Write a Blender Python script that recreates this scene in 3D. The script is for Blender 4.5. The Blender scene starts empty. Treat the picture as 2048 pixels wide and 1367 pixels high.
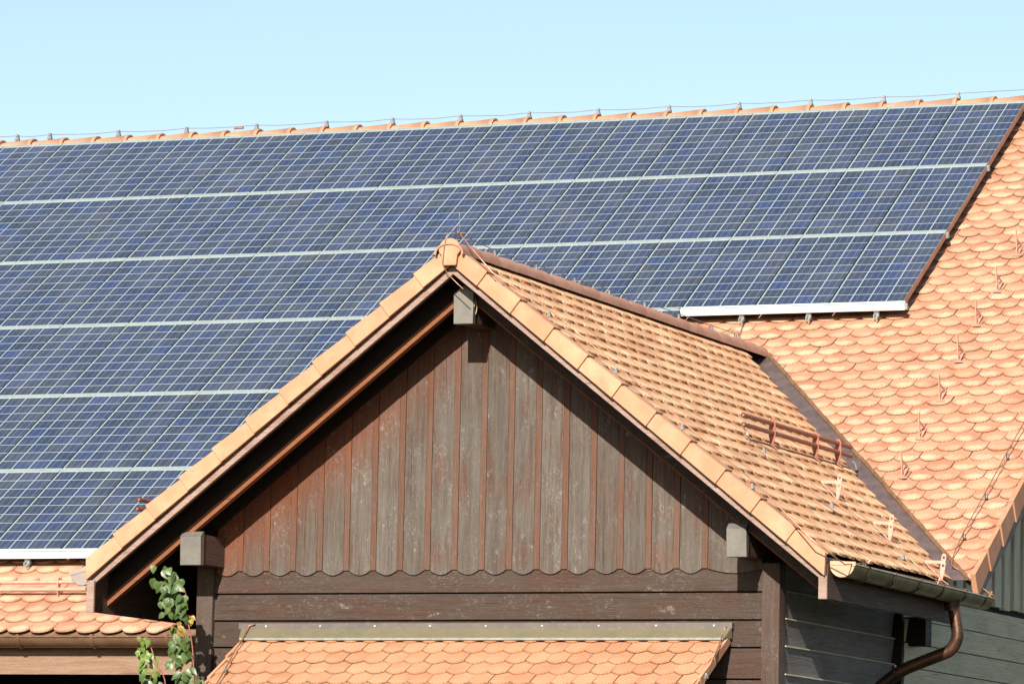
import bpy, math, random
from mathutils import Vector, Matrix
random.seed(7)
R = math.radians
scene = bpy.context.scene
col = scene.collection

# ------------------------------------------------------------------ camera
YAW, PITCH, ROLL = R(22.0671), R(6.5148), R(1.1552)
FPX = 9470.73
CAM = Vector((13.145, -31.93, 3.5))
fw = Vector((-math.sin(YAW)*math.cos(PITCH), math.cos(YAW)*math.cos(PITCH), math.sin(PITCH)))
rt = Vector((math.cos(YAW), math.sin(YAW), 0)); up = rt.cross(fw)
rt2 = rt*math.cos(ROLL)+up*math.sin(ROLL); up2 = up*math.cos(ROLL)-rt*math.sin(ROLL)
cam_d = bpy.data.cameras.new("camera"); cam = bpy.data.objects.new("camera", cam_d); col.objects.link(cam)
cam.matrix_world = Matrix(((rt2.x, up2.x, -fw.x, CAM.x), (rt2.y, up2.y, -fw.y, CAM.y), (rt2.z, up2.z, -fw.z, CAM.z), (0, 0, 0, 1)))
cam_d.sensor_width = 36; cam_d.lens = 36*FPX/2048; cam_d.clip_start = 0.5; cam_d.clip_end = 6000
scene.camera = cam

def px(P):
    q = Vector(P)-CAM
    a, b, c = q.dot(rt2), q.dot(up2), q.dot(fw)
    return 1024+FPX*a/c, 683.5-FPX*b/c
def ray(x, y):
    return rt2*((x-1024)/FPX)-up2*((y-683.5)/FPX)+fw
def at(ax, val, x, y):
    d = ray(x, y); return CAM+d*((val-CAM[ax])/d[ax])

# ------------------------------------------------------------------ light
SUN = Vector((-.14, .90, -.46)).normalized()          # direction the light travels
w = bpy.data.worlds.new("World"); scene.world = w; w.use_nodes = True
nt = w.node_tree; bg = nt.nodes['Background']
sky = nt.nodes.new('ShaderNodeTexSky'); sky.sky_type = 'NISHITA'; sky.sun_disc = False
sky.sun_elevation = math.asin(-SUN.z); sky.sun_rotation = math.atan2(-SUN.x, -SUN.y)
sky.air_density = 1.0; sky.dust_density = 1.2; sky.ozone_density = 0.55; sky.altitude = 400
nt.links.new(sky.outputs[0], bg.inputs[0]); bg.inputs[1].default_value = 0.074
sd = bpy.data.lights.new("sun", 'SUN'); sd.energy = 5.0; sd.angle = R(0.5); sd.color = (1, .945, .86)
so = bpy.data.objects.new("sun", sd); col.objects.link(so); so.location = (10, -30, 40)
so.rotation_euler = SUN.to_track_quat('-Z', 'Y').to_euler()
scene.view_settings.view_transform = 'Standard'; scene.view_settings.look = 'None'
scene.view_settings.gamma = 1; scene.view_settings.exposure = 1.12
scene.render.engine = 'CYCLES'

# ------------------------------------------------------------------ material helper
class NT:
    def __init__(s, name):
        s.m = bpy.data.materials.new(name); s.m.use_nodes = True
        s.t = s.m.node_tree; s.b = s.t.nodes['Principled BSDF']
    def n(s, typ, **kw):
        nd = s.t.nodes.new('ShaderNode'+typ)
        for k, v in kw.items(): setattr(nd, k, v)
        return nd
    def put(s, sock, v):
        if isinstance(v, bpy.types.NodeSocket): s.t.links.new(v, sock)
        elif isinstance(v, tuple) and len(v) == 3 and sock.type == 'RGBA': sock.default_value = (*v, 1)
        else: sock.default_value = v
    def math(s, op, a, b=0.0, c=0.0, clamp=False):
        nd = s.n('Math', operation=op, use_clamp=clamp)
        s.put(nd.inputs[0], a); s.put(nd.inputs[1], b); s.put(nd.inputs[2], c); return nd.outputs[0]
    def mix(s, f, a, b, blend='MIX'):
        nd = s.n('MixRGB', blend_type=blend)
        s.put(nd.inputs[0], f); s.put(nd.inputs[1], a); s.put(nd.inputs[2], b); return nd.outputs[0]
    def rng(s, v, a, b, c=0.0, d=1.0, smooth=True):
        nd = s.n('MapRange', interpolation_type='SMOOTHSTEP' if smooth else 'LINEAR')
        s.put(nd.inputs[0], v)
        for i, q in enumerate((a, b, c, d)): s.put(nd.inputs[i+1], q)
        return nd.outputs[0]
    def co(s, kind='Object', scale=(1, 1, 1), rot=(0, 0, 0)):
        tc = s.n('TexCoord'); mp = s.n('Mapping')
        s.t.links.new(tc.outputs[kind], mp.inputs[0]); mp.inputs['Scale'].default_value = scale; mp.inputs['Rotation'].default_value = rot
        return mp.outputs[0]
    def noise(s, vec, scale=5.0, detail=4.0, rough=.55, dist=0.0, w=None):
        nd = s.n('TexNoise')
        if w is not None: nd.noise_dimensions = '4D'; s.put(nd.inputs['W'], w)
        s.put(nd.inputs['Vector'], vec); nd.inputs['Scale'].default_value = scale
        nd.inputs['Detail'].default_value = detail; nd.inputs['Roughness'].default_value = rough; nd.inputs['Distortion'].default_value = dist
        return nd.outputs[0]
    def vor(s, vec, scale):
        nd = s.n('TexVoronoi'); s.put(nd.inputs['Vector'], vec); nd.inputs['Scale'].default_value = scale; return nd.outputs['Distance']
    def isl(s): return s.n('NewGeometry').outputs['Random Per Island']
    def sep(s, v):
        nd = s.n('SeparateXYZ'); s.put(nd.inputs[0], v); return nd.outputs
    def bump(s, h, strength=.5, dist=.01):
        nd = s.n('Bump'); nd.inputs['Strength'].default_value = strength; nd.inputs['Distance'].default_value = dist
        s.put(nd.inputs['Height'], h); s.t.links.new(nd.outputs[0], s.b.inputs['Normal'])
    def out(s, base, rough=.7, metal=0.0, spec=None):
        s.put(s.b.inputs['Base Color'], base); s.put(s.b.inputs['Roughness'], rough); s.put(s.b.inputs['Metallic'], metal)
        if spec is not None: s.b.inputs['Specular IOR Level'].default_value = spec
        return s.m

def mat_tile(name, base=(.385, .175, .100), pale=(.50, .345, .225), dark=(.27, .118, .068), ribs=8.0, tip=1.0, ribcol=.38):
    M = NT(name); isl = M.isl()
    uv = M.n('TexCoord').outputs['UV']; U = M.sep(uv)
    ob = M.co()
    n1 = M.noise(ob, 3.0, 3.0); n2 = M.noise(ob, 38.0, 4.0, .65); n3 = M.noise(ob, 150.0, 2.0, .7); n4 = M.noise(M.co(scale=(1, .5, .5)), 26.0, 4.0, .6)
    r2 = M.math('FRACT', M.math('MULTIPLY', isl, 17.31)); r3 = M.math('FRACT', M.math('MULTIPLY', isl, 71.7))
    c = M.mix(M.rng(isl, .0, 1.0, 0.0, .8, False), base, dark)
    c = M.mix(M.math('MULTIPLY', M.rng(n1, .35, .7), .35), c, pale)
    # weathered pale patch at the tail of the tile, stronger on some tiles
    uu = M.math('ABSOLUTE', U[0]); v = U[1]
    du = M.math('SUBTRACT', U[0], M.math('MULTIPLY', M.math('SUBTRACT', r3, .5), .35))
    dv = M.math('SUBTRACT', v, .30)
    d2 = M.math('ADD', M.math('MULTIPLY', M.math('MULTIPLY', du, du), 5.2), M.math('MULTIPLY', M.math('MULTIPLY', dv, dv), 5.5))
    d2 = M.math('ADD', d2, M.math('MULTIPLY', M.math('SUBTRACT', n4, .5), 2.6))
    patch = M.math('MULTIPLY', M.rng(d2, 1.35, .0), M.rng(r2, 0.0, 1.0, .30, 1.0, False))
    c = M.mix(M.math('MULTIPLY', patch, tip), c, pale)
    c = M.mix(M.rng(n2, .55, .8, 0, .35), c, dark)
    c = M.mix(M.rng(n3, .62, .78, 0, .35), c, pale)
    rb = M.math('SINE', M.math('MULTIPLY', U[0], 6.2832*ribs))
    c = M.mix(M.math('MULTIPLY', M.rng(rb, .1, 1.0), ribcol), c, dark)
    M.bump(M.math('ADD', M.math('MULTIPLY', rb, .25), M.math('MULTIPLY', n2, .6)), .55, .006)
    return M.out(c, .85, 0, .25)

def mat_plainclay(name, base=(.37, .178, .098), pale=(.43, .24, .14), dark=(.31, .145, .08)):
    M = NT(name); ob = M.co(); oi = M.n('ObjectInfo').outputs['Random']
    n1 = M.noise(ob, 6.0, 4.0, .6, w=M.math('MULTIPLY', oi, 30.0)); n2 = M.noise(ob, 60, 3, .6); n3 = M.noise(ob, 17, 5, .7)
    c = M.mix(M.rng(n1, .35, .7), base, pale)
    c = M.mix(M.rng(oi, 0, 1, 0, .4, False), c, dark)
    c = M.mix(M.rng(n3, .58, .75, 0, .35), c, dark)
    c = M.mix(M.rng(n2, .6, .8, 0, .35), c, dark)
    st = M.noise(M.co(scale=(3, 3, 3)), 3.0, 6.0, .75, .8, w=M.math('MULTIPLY', oi, 9.0)); c = M.mix(M.rng(st, .56, .70, 0, .5), c, (.20, .115, .075))
    M.bump(n2, .25, .004)
    return M.out(c, .8, 0, .3)

def mat_wood(name, axis, brown=(.050, .034, .025), grey=(.112, .097, .081), red=(.135, .036, .011), redz=None, weather=1.0, streak=1.0, rough=.55, knots=True, spec=.14):
    """axis = index of the grain direction."""
    M = NT(name); isl = M.isl()
    sc = [16, 16, 16]; sc[axis] = .9
    ob = M.co(); g = M.co(scale=tuple(sc))
    off = M.math('MULTIPLY', isl, 40.0)
    gr = M.noise(g, 2.2, 6.0, .65, .6, w=off)
    sc2 = [60, 60, 60]; sc2[axis] = 2.5
    fine = M.noise(M.co(scale=tuple(sc2)), 2.0, 3.0, .7, w=off)
    sc3 = [5, 5, 5]; sc3[axis] = 1.6
    big = M.noise(M.co(scale=tuple(sc3)), 1.3, 4.0, .6, w=off)
    fs_ = [26, 26, 26]; fs_[axis] = 15; fleck = M.noise(M.co(scale=tuple(fs_)), 2.0, 6.0, .72, 1.2, w=off); cl = M.noise(M.co(scale=(2.2, 2.2, 2.2)), 2.0, 3.0, .6, w=off)
    c = M.mix(M.rng(gr, .3, .7), brown, grey)
    wx = M.math('MULTIPLY', M.rng(big, .32, .66), weather)
    c = M.mix(M.math('MULTIPLY', wx, .55), c, grey)
    redf = M.math('MULTIPLY', M.rng(big, .52, .34), .5)
    if redz is not None:
        P = M.sep(M.n('NewGeometry').outputs['Position'])
        # depth below the roof line of the gable: sheltered boards keep their red stain
        dep = M.math('SUBTRACT', M.math('SUBTRACT', redz, M.math('MULTIPLY', M.math('ABSOLUTE', P[0]), .787)), P[2])
        dep = M.math('ADD', dep, M.math('MULTIPLY', M.math('SUBTRACT', fleck, .5), .9))
        sh = M.rng(dep, .85, .15)
        lf = M.rng(P[0], .6, -1.7, .12, .95)
        redf = M.math('MAXIMUM', M.math('MULTIPLY', redf, .6), M.math('MULTIPLY', sh, lf))
    c = M.mix(redf, c, red)
    c = M.mix(M.math('MULTIPLY', M.rng(fine, .5, .75), .45), c, tuple(q*.55 for q in brown))
    c = M.mix(M.math('MULTIPLY', M.math('MULTIPLY', M.rng(fleck, .50, .68), M.rng(cl, .42, .66, .12, 1.0)), .62*streak), c, (.25, .24, .22))
    c = M.mix(M.math('MULTIPLY', M.rng(isl, 0, 1, 0, .35, False), 1.0), c, tuple(q*.7 for q in brown))
    sc4 = [34, 34, 34]; sc4[axis] = .7
    ck = M.noise(M.co(scale=tuple(sc4)), 2.0, 2.0, .5, .3, w=off)
    c = M.mix(M.rng(ck, .66, .74, 0, .75), c, tuple(q*.35 for q in brown))
    if knots:
        ks = [7, 7, 7]; ks[axis] = 3.2
        va_ = M.n('VectorMath', operation='ADD'); M.put(va_.inputs[0], M.co(scale=tuple(ks))); nz = M.n('TexNoise'); M.put(nz.inputs['Vector'], ob); nz.inputs['Scale'].default_value = 9; M.put(va_.inputs[1], nz.outputs['Color']); kv = M.vor(va_.outputs[0], 1.0)
        c = M.mix(M.math('MULTIPLY', M.rng(kv, .20, .05), M.rng(fleck, .42, .6, 0, .5)), c, (.24, .225, .20))
        c = M.mix(M.rng(kv, .085, .04, 0, .35), c, (.12, .06, .035))
    M.bump(M.math('ADD', M.math('ADD', M.math('MULTIPLY', gr, .6), fine), M.math('MULTIPLY', fleck, 1.1)), .8, .008)
    return M.out(c, M.rng(fine, .3, .7, rough-.12, rough+.15), 0, spec)

def mat_metal(name, base, dark, rough=.4, metal=1.0, sc=8.0, spot=None):
    M = NT(name); ob = M.co(); n1 = M.noise(ob, sc, 5.0, .65); n2 = M.noise(ob, sc*7, 3.0, .6)
    c = M.mix(M.rng(n1, .35, .7), base, dark)
    if spot: c = M.mix(M.rng(n2, .6, .75, 0, .5), c, spot)
    M.bump(n1, .08, .01)
    return M.out(c, M.rng(n2, .3, .7, rough-.08, rough+.12), metal)

def mat_panel():
    M = NT('solar_cells'); uv = M.n('TexCoord').outputs['UV']; U = M.sep(uv)
    oi = M.n('ObjectInfo').outputs['Random']
    fu = M.math('FRACT', U[0]); fv = M.math('FRACT', U[1])
    iu = M.math('FLOOR', U[0]); iv = M.math('FLOOR', U[1])
    cb = M.n('CombineXYZ'); M.put(cb.inputs[0], iu); M.put(cb.inputs[1], iv); M.put(cb.inputs[2], M.math('MULTIPLY', oi, 97.0))
    wn = M.n('TexWhiteNoise'); M.put(wn.inputs[0], cb.outputs[0]); rnd = wn.outputs['Value']
    wn2 = M.n('TexWhiteNoise', noise_dimensions='4D'); M.put(wn2.inputs[0], cb.outputs[0]); wn2.inputs['W'].default_value = 5.3; rnd2 = wn2.outputs['Value']
    eu = M.math('MINIMUM', fu, M.math('SUBTRACT', 1.0, fu)); ev = M.math('MINIMUM', fv, M.math('SUBTRACT', 1.0, fv))
    gap = M.math('MAXIMUM', M.math('LESS_THAN', eu, .027), M.math('LESS_THAN', ev, .026))
    bus = M.math('MAXIMUM', M.math('LESS_THAN', M.math('ABSOLUTE', M.math('SUBTRACT', fu, .30)), .011), M.math('LESS_THAN', M.math('ABSOLUTE', M.math('SUBTRACT', fu, .70)), .011))
    ob = M.co('UV'); n = M.noise(ob, 7.0, 2.0, .5, w=M.math('MULTIPLY', oi, 50.0))
    cell = M.mix(M.rng(rnd, 0.0, 1.0, 0, 1, False), (.015, .022, .038), (.018, .029, .072))
    cell = M.mix(M.rng(rnd2, .86, 1.0, 0, .55), cell, (.020, .038, .120))
    cell = M.mix(M.rng(rnd2, .16, .0, 0, .8), cell, (.028, .030, .038))
    cell = M.mix(M.rng(oi, .0, 1.0, 0, .35, False), cell, (.025, .032, .056))
    cell = M.mix(M.rng(n, .4, .7, 0, .25), cell, (.05, .06, .09))
    c = M.mix(M.math('MULTIPLY', bus, .38), cell, (.28, .31, .34))
    c = M.mix(M.math('MULTIPLY', gap, .95), c, (.30, .355, .345))
    dn = M.noise(M.co('Object'), 2.3, 4.0, .6, w=M.math('MULTIPLY', oi, 11.0))
    c = M.mix(M.rng(dn, .3, .75, .0, .05), c, (.5, .48, .42))
    M.b.inputs['Coat Weight'].default_value = .6; M.b.inputs['Coat Roughness'].default_value = .08
    return M.out(c, .32, 0, .5)

def mat_leaf(name, a, b):
    M = NT(name); isl = M.isl(); n = M.noise(M.co(), 25, 3)
    c = M.mix(isl, a, b); c = M.mix(M.rng(n, .55, .8, 0, .4), c, (.15, .13, .03))
    M.b.inputs['Subsurface Weight'].default_value = 0.0
    M.put(M.b.inputs['Base Color'], c); M.b.inputs['Roughness'].default_value = .42
    tr = M.n('BsdfTranslucent'); M.put(tr.inputs[0], M.mix(.5, c, (.25, .42, .05))); mx = M.n('MixShader'); mx.inputs[0].default_value = .22
    M.t.links.new(M.b.outputs[0], mx.inputs[1]); M.t.links.new(tr.outputs[0], mx.inputs[2])
    M.t.links.new(mx.outputs[0], M.t.nodes['Material Output'].inputs[0])
    return M.m

def mat_ground():
    M = NT('meadow_ground'); ob = M.co(); n = M.noise(ob, .4, 6, .7); n2 = M.noise(ob, 9, 4, .7)
    c = M.mix(M.rng(n, .35, .65), (.018, .024, .012), (.03, .032, .02)); c = M.mix(M.rng(n2, .4, .7, 0, .5), c, (.02, .022, .012))
    M.bump(n2, 1, .1); return M.out(c, .95, 0, .2)

T_MAIN = mat_tile('beaver_tail_clay')
T_CROSS = mat_tile('beaver_tail_clay_wing', base=(.46, .23, .115), pale=(.66, .48, .29), dark=(.31, .15, .08), ribs=7, tip=.9, ribcol=.15)
T_CAN = mat_tile('pointed_ribbed_clay', base=(.40, .205, .115), pale=(.47, .30, .18), dark=(.29, .135, .07), ribs=7, tip=.25, ribcol=.7)
CLAY = mat_plainclay('smooth_clay')
CLAY_R = mat_plainclay('ridge_clay', base=(.30, .15, .10), pale=(.36, .205, .14), dark=(.24, .115, .078))
W_V = mat_wood('weathered_boards_upright', 2, redz=7.88)
W_B = mat_wood('red_batten', 2, brown=(.092, .044, .027), grey=(.105, .066, .048), red=(.145, .042, .016), redz=7.88, weather=.3, streak=.3, knots=False)
W_H = mat_wood('weathered_boards_level', 0, brown=(.042, .024, .017), grey=(.058, .042, .032), red=(.062, .026, .016), weather=.8, streak=.6)
W_POST = mat_wood('post_timber', 2, brown=(.055, .030, .022), grey=(.078, .056, .044), red=(.085, .034, .020), weather=.7, streak=.7, knots=False)
W_RAKE = mat_wood('rake_board', 0, brown=(.21, .13, .10), grey=(.30, .21, .17), red=(.17, .09, .06), weather=.7, streak=.3, knots=False, rough=.5)
W_RAFT_SUN = mat_wood('sunlit_rafter_timber', 0, brown=(.17, .062, .025), grey=(.20, .08, .04), red=(.22, .072, .026), weather=.3, streak=.05, knots=False)  # warm orange: sunlight put into the colour of the rafter's lower edge
W_SHADE = mat_wood('shaded_dark_timber', 1, brown=(.014, .009, .007), grey=(.020, .014, .011), red=(.018, .010, .007), weather=.3, streak=0, knots=False)  # dark timber, blackened to put the shade of recesses and eaves into its colour
W_E = mat_wood('grey_side_boards', 1, brown=(.46, .42, .29), grey=(.68, .63, .46), red=(.46, .40, .28), weather=1, streak=.5)
W_SLAT = mat_wood('grey_slats', 2, brown=(.38, .35, .24), grey=(.60, .56, .42), red=(.38, .33, .22), weather=1, streak=.4, knots=False)
W_FAS = mat_wood('fascia_timber', 1, brown=(.060, .034, .024), grey=(.085, .055, .04), red=(.085, .038, .022), weather=.5, streak=.2, knots=False)
COPPER = mat_metal('aged_copper', (.10, .050, .030), (.045, .028, .02), .36, .7, 6)
COPPER_L = mat_metal('copper_gutter', (.24, .13, .075), (.16, .09, .05), .36, .6, 5)
BRASSY = mat_metal('olive_copper', (.34, .28, .15), (.21, .17, .095), .34, .5, 6)
VALLEY = mat_metal('valley_copper', (.17, .115, .10), (.105, .08, .075), .42, .45, 9, spot=(.24, .19, .16))
VAL_E = mat_metal('valley_edge_copper', (.27, .155, .085), (.17, .10, .06), .5, .4, 12)
FLASH = mat_metal('flashing_metal', (.15, .125, .075), (.12, .11, .07), .5, .2, 5, spot=(.17, .15, .12))
FLASH_U = mat_metal('flashing_upper', (.105, .083, .07), (.08, .067, .06), .5, .2, 5, spot=(.20, .18, .16))
CAPM = mat_metal('purlin_cap_metal', (.14, .125, .105), (.11, .10, .085), .55, .3, 9, spot=(.22, .21, .195))
ALU = mat_metal('aluminium_rail', (.36, .41, .395), (.30, .35, .335), .42, .45, 5)
ALU_E = mat_metal('panel_edge_dark', (.30, .17, .11), (.24, .14, .10), .5, .3, 6)
CASE = mat_metal('dark_casing', (.035, .035, .038), (.02, .02, .02), .6, .2, 6)
ALU_W = mat_metal('bright_rail', (.70, .73, .72), (.62, .66, .65), .45, .2, 5)
FRAME = mat_metal('panel_frame', (.34, .39, .38), (.29, .34, .33), .4, .35, 5)
GALV = mat_metal('galvanised_clip', (.20, .21, .22), (.13, .135, .14), .5, .6, 20)
SNOWP = mat_metal('brown_painted_steel', (.24, .08, .048), (.19, .062, .038), .45, .1, 14)
SNOWL = mat_metal('salmon_painted_steel', (.46, .24, .175), (.37, .19, .14), .5, .1, 16)
WIRE = mat_metal('copper_wire', (.42, .22, .13), (.28, .15, .10), .4, .7, 20)
WIRE_D = mat_metal('grey_wire', (.24, .22, .235), (.19, .175, .185), .5, .5, 20)
DARK = mat_metal('dark_void_board', (.012, .010, .009), (.008, .007, .006), .9, 0, 3)
CELLS = mat_panel()
LEAF = mat_leaf('vine_leaf', (.038, .072, .017), (.075, .11, .028))
LEAF_Y = mat_leaf('young_vine_leaf', (.10, .165, .03), (.15, .20, .04))
LEAF_A = mat_leaf('yellow_leaf', (.30, .23, .045), (.22, .13, .035))
STEM = mat_metal('red_stem', (.22, .055, .05), (.14, .05, .035), .6, 0, 20)
STRAW = mat_metal('straw', (.55, .42, .22), (.40, .30, .15), .8, 0, 20)

# ------------------------------------------------------------------ mesh helpers
def wloc(o):
    v = Vector((0, 0, 0))
    while o is not None: v += o.location; o = o.parent
    return v
class MB:
    def __init__(s): s.v = []; s.f = []; s.uv = []; s.hasuv = False; s.sm = []
    def add(s, vs, fs, uvs=None, smooth=False):
        b = len(s.v); s.v += [Vector(p) for p in vs]; s.f += [tuple(b+i for i in f) for f in fs]
        s.sm += [smooth]*len(fs)
        if uvs: s.hasuv = True; s.uv += uvs
        else: s.uv += [(0, 0)]*len(vs)
    def hexa(s, p):     # 8 points: bottom 4 (ccw), top 4
        s.add(p, [(3, 2, 1, 0), (4, 5, 6, 7), (0, 1, 5, 4), (1, 2, 6, 5), (2, 3, 7, 6), (3, 0, 4, 7)])
    def box(s, x0, x1, y0, y1, z0, z1):
        s.hexa([(x0, y0, z0), (x1, y0, z0), (x1, y1, z0), (x0, y1, z0), (x0, y0, z1), (x1, y0, z1), (x1, y1, z1), (x0, y1, z1)])
    def obox(s, c, a, b, d):   # centre and three half vectors
        c, a, b, d = map(Vector, (c, a, b, d))
        s.hexa([c-a-b-d, c+a-b-d, c+a+b-d, c-a+b-d, c-a-b+d, c+a-b+d, c+a+b+d, c-a+b+d])
    def bar(s, p0, p1, hw, hh, upv=(0, 0, 1)):
        p0, p1 = Vector(p0), Vector(p1); d = (p1-p0); u = Vector(upv); sd_ = d.cross(u).normalized(); u2 = sd_.cross(d).normalized()
        s.obox((p0+p1)/2, d/2, sd_*hw, u2*hh)
    def tube(s, pts, r, n=8, caps=True, r1=None):
        pts = [Vector(p) for p in pts]; N = len(pts); vs = []; prev = None
        for i, p in enumerate(pts):
            d = (pts[min(i+1, N-1)]-pts[max(i-1, 0)]).normalized()
            if prev is None: a = d.orthogonal().normalized()
            else:
                a = prev-d*prev.dot(d); a.normalize()
            prev = a; b = d.cross(a); rr = r if r1 is None else r+(r1-r)*i/(N-1)
            vs += [p+a*rr*math.cos(2*math.pi*k/n)+b*rr*math.sin(2*math.pi*k/n) for k in range(n)]
        fs = [(i*n+k, i*n+(k+1) % n, (i+1)*n+(k+1) % n, (i+1)*n+k) for i in range(N-1) for k in range(n)]
        s.add(vs, fs, smooth=True)
        if caps:
            s.add([vs[k] for k in range(n)], [tuple(reversed(range(n)))]); s.add([vs[(N-1)*n+k] for k in range(n)], [tuple(range(n))])
    def prism(s, poly, vec, smooth=False):      # planar polygon extruded by vec
        n = len(poly); vec = Vector(vec); P = [Vector(p) for p in poly]
        s.add(P+[p+vec for p in P], [tuple(reversed(range(n))), tuple(range(n, 2*n))]+[(i, (i+1) % n, n+(i+1) % n, n+i) for i in range(n)])
    def build(s, name, mat, parent=None, origin=None, bevel=0):
        if parent is not None: o0 = wloc(parent); loc = Vector((0, 0, 0))
        else:
            if origin is None:
                n = len(s.v); origin = Vector((sum(p.x for p in s.v)/n, sum(p.y for p in s.v)/n, min(p.z for p in s.v)))
            o0 = Vector(origin); loc = o0
        me = bpy.data.meshes.new(name); me.from_pydata([p-o0 for p in s.v], [], s.f)
        me.polygons.foreach_set('use_smooth', s.sm)
        if s.hasuv:
            l = me.uv_layers.new(name='UVMap'); li = [0]*len(me.loops); me.loops.foreach_get('vertex_index', li)
            fl = [];
            for i in li: fl += s.uv[i]
            l.data.foreach_set('uv', fl)
        me.materials.append(mat); me.update()
        o = bpy.data.objects.new(name, me); o.location = loc; col.objects.link(o)
        if parent is not None: o.parent = parent
        if bevel:
            b = o.modifiers.new('bevel', 'BEVEL'); b.width = bevel; b.segments = 2; b.limit_method = 'ANGLE'
        return o
def tag(o, label=None, cat=None, group=None, kind=None):
    if label: o['label'] = label
    if cat: o['category'] = cat
    if group: o['group'] = group
    if kind: o['kind'] = kind
    return o
def thing(name, loc, label, cat, group=None, rot=None):
    o = bpy.data.objects.new(name, None); o.empty_display_size = .2; o.location = loc
    if rot: o.rotation_euler = rot
    col.objects.link(o); return tag(o, label, cat, group)
def part(src, parent, name=None, loc=(0, 0, 0)):
    c = src.copy(); c.parent = parent; c.location = loc; col.objects.link(c)
    if name: c.name = name
    return c
def smooth_path(pts, n=6):
    pts = [Vector(p) for p in pts]; out = [pts[0]]
    for i in range(1, len(pts)-1):
        a, b, c = pts[i-1], pts[i], pts[i+1]
        r = min((b-a).length, (c-b).length)*.45; p = b+(a-b).normalized()*r; q = b+(c-b).normalized()*r
        for k in range(n+1):
            t = k/n; out.append(p*(1-t)**2+b*2*t*(1-t)+q*t*t)
    out.append(pts[-1]); return out

# ------------------------------------------------------------------ frames of the two roofs
SL = R(31.886); CS, SN = math.cos(SL), math.sin(SL)
def MP(x, s, o=0.0):            # main roof: x, distance down the slope from the array's top edge, height over the glass plane
    return Vector((x, 10.202-CS*s-SN*o, 10.824-SN*s+CS*o))
A = R(38.2); CA, SA, TA = math.cos(A), math.sin(A), math.tan(A)
ZR = 8.05
def CP(sg, y, t, o=0.0):        # wing roof side sg: y, distance down the slope from its ridge, height over the tiles
    return Vector((sg*(t*CA+o*SA), y, ZR-t*SA+o*CA))
TB = -.185                       # tile bed of the main roof
def clip(poly, a, b, c):
    out = []
    n = len(poly)
    for i in range(n):
        p, q = poly[i], poly[(i+1) % n]; dp = a*p[0]+b*p[1]+c; dq = a*q[0]+b*q[1]+c
        if dp >= 0: out.append(p)
        if dp*dq < 0: t = dp/(dp-dq); out.append((p[0]+(q[0]-p[0])*t, p[1]+(q[1]-p[1])*t))
    return out
def tiles(mb, F, u0, u1, v0, v1, wd, ex, clips=(), arc=.075, thick=.015, lift=.036, shape='round', off=0.0, skip=None, jit=.004):
    rows = int(round((v1-v0)/ex)); ncol = int(math.ceil((u1-u0)/wd))+1
    L = ex*1.75; rnd = random.Random(3)
    for r in range(rows):
        vt = v0+(r+1)*ex
        sh = (.5 if r % 2 else 0.0)+off
        for c in range(-1, ncol):
            uc = u0+(c+.5+sh)*wd+rnd.uniform(-jit, jit); vb = vt+rnd.uniform(-jit, jit)
            if skip and skip(uc, vb): continue
            h = wd*.5-.0022
            if shape == 'round': tip = [(h*math.cos(t), (vb-arc)+arc*math.sin(t)) for t in [math.pi*k/12 for k in range(13)]]
            else: tip = [(h, vb-arc), (h*.42, vb-.008), (0, vb), (-h*.42, vb-.008), (-h, vb-arc)] if shape == 'hex' else [(h, vb), (-h, vb)]
            rot = rnd.uniform(-.010, .010)
            poly = [(uc+a+rot*(b-vb), b) for a, b in [(-h, vb-L), (h, vb-L)]+tip]
            for cl in clips+((1, 0, -u0), (-1, 0, u1)):
                poly = clip(poly, *cl)
                if len(poly) < 3: break
            if len(poly) < 3: continue
            rise = lift+rnd.uniform(-.003, .004); ht = lambda v: rise*(1-(vb-v)/L) 
            top = [F(u, v, ht(v)+thick*.5) for u, v in poly]; bot = [F(u, v, ht(v)-thick*.5) for u, v in poly]
            n = len(poly); uvs = [((u-uc)/wd, (vb-v)/ex) for u, v in poly]
            fs = [tuple(range(n))]+[(i, n+i, n+(i+1) % n, (i+1) % n) for i in range(n)]
            if (top[1]-top[0]).cross(top[2]-top[1]).dot(F(0, 0, 1)-F(0, 0, 0)) < 0: fs = [tuple(reversed(f)) for f in fs]
            mb.add(top+bot, fs, uvs+uvs)

# ================================================================== ground
g = MB(); g.add([(-900, -900, 0), (900, -900, 0), (900, 900, 0), (-900, 900, 0)], [(0, 1, 2, 3)])
tag(g.build('ground', mat_ground(), origin=(0, 0, 0)), kind='structure')

# ================================================================== main building
XL, XV = -13.0, 2.98            # left end and right verge
barn = thing('barn', (-5, 5, 0), 'large barn with orange scalloped tile roof under the solar panels and grey slatted gable end', 'building')
VX = lambda s: .689*s-3.35      # valley (x at given s), right side
mt = MB()
SM = 10.0                       # eave
# right-hand field, between panels, verge and valley
RX0 = VX(0)
UR = 1.175-.207*24; V1 = -.16+30*.170
tiles(mt, lambda u, v, o: MP(u, v, TB+o), UR, XV-.018, -.16, V1, .207, .170, arc=.086, thick=.012, lift=.028, skip=lambda u, v: (v < 4.1 and u < .9) or u < -1.7)
tiles(mt, lambda u, v, o: MP(u, v, TB+o), UR, XV-.018, V1, V1+.170*30, .207, .170, arc=.086, thick=.012, lift=.028, clips=((1, -.689, 3.35),))
o = mt.build('roof', T_MAIN, barn); o['label'] = 'right-hand field of tiles beside the array and valley'; mt = MB()
# left-hand field below the array
tiles(mt, lambda u, v, o: MP(u, v, TB+o), -9.4, -1.4, 8.28, SM, .207, .170, clips=((-1, -.689, 3.35),), off=.3, arc=.086, thick=.013, lift=.030)
o = mt.build('roof', T_MAIN, barn); o['label'] = 'left-hand strip of tiles between the array and the gutter'
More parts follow.
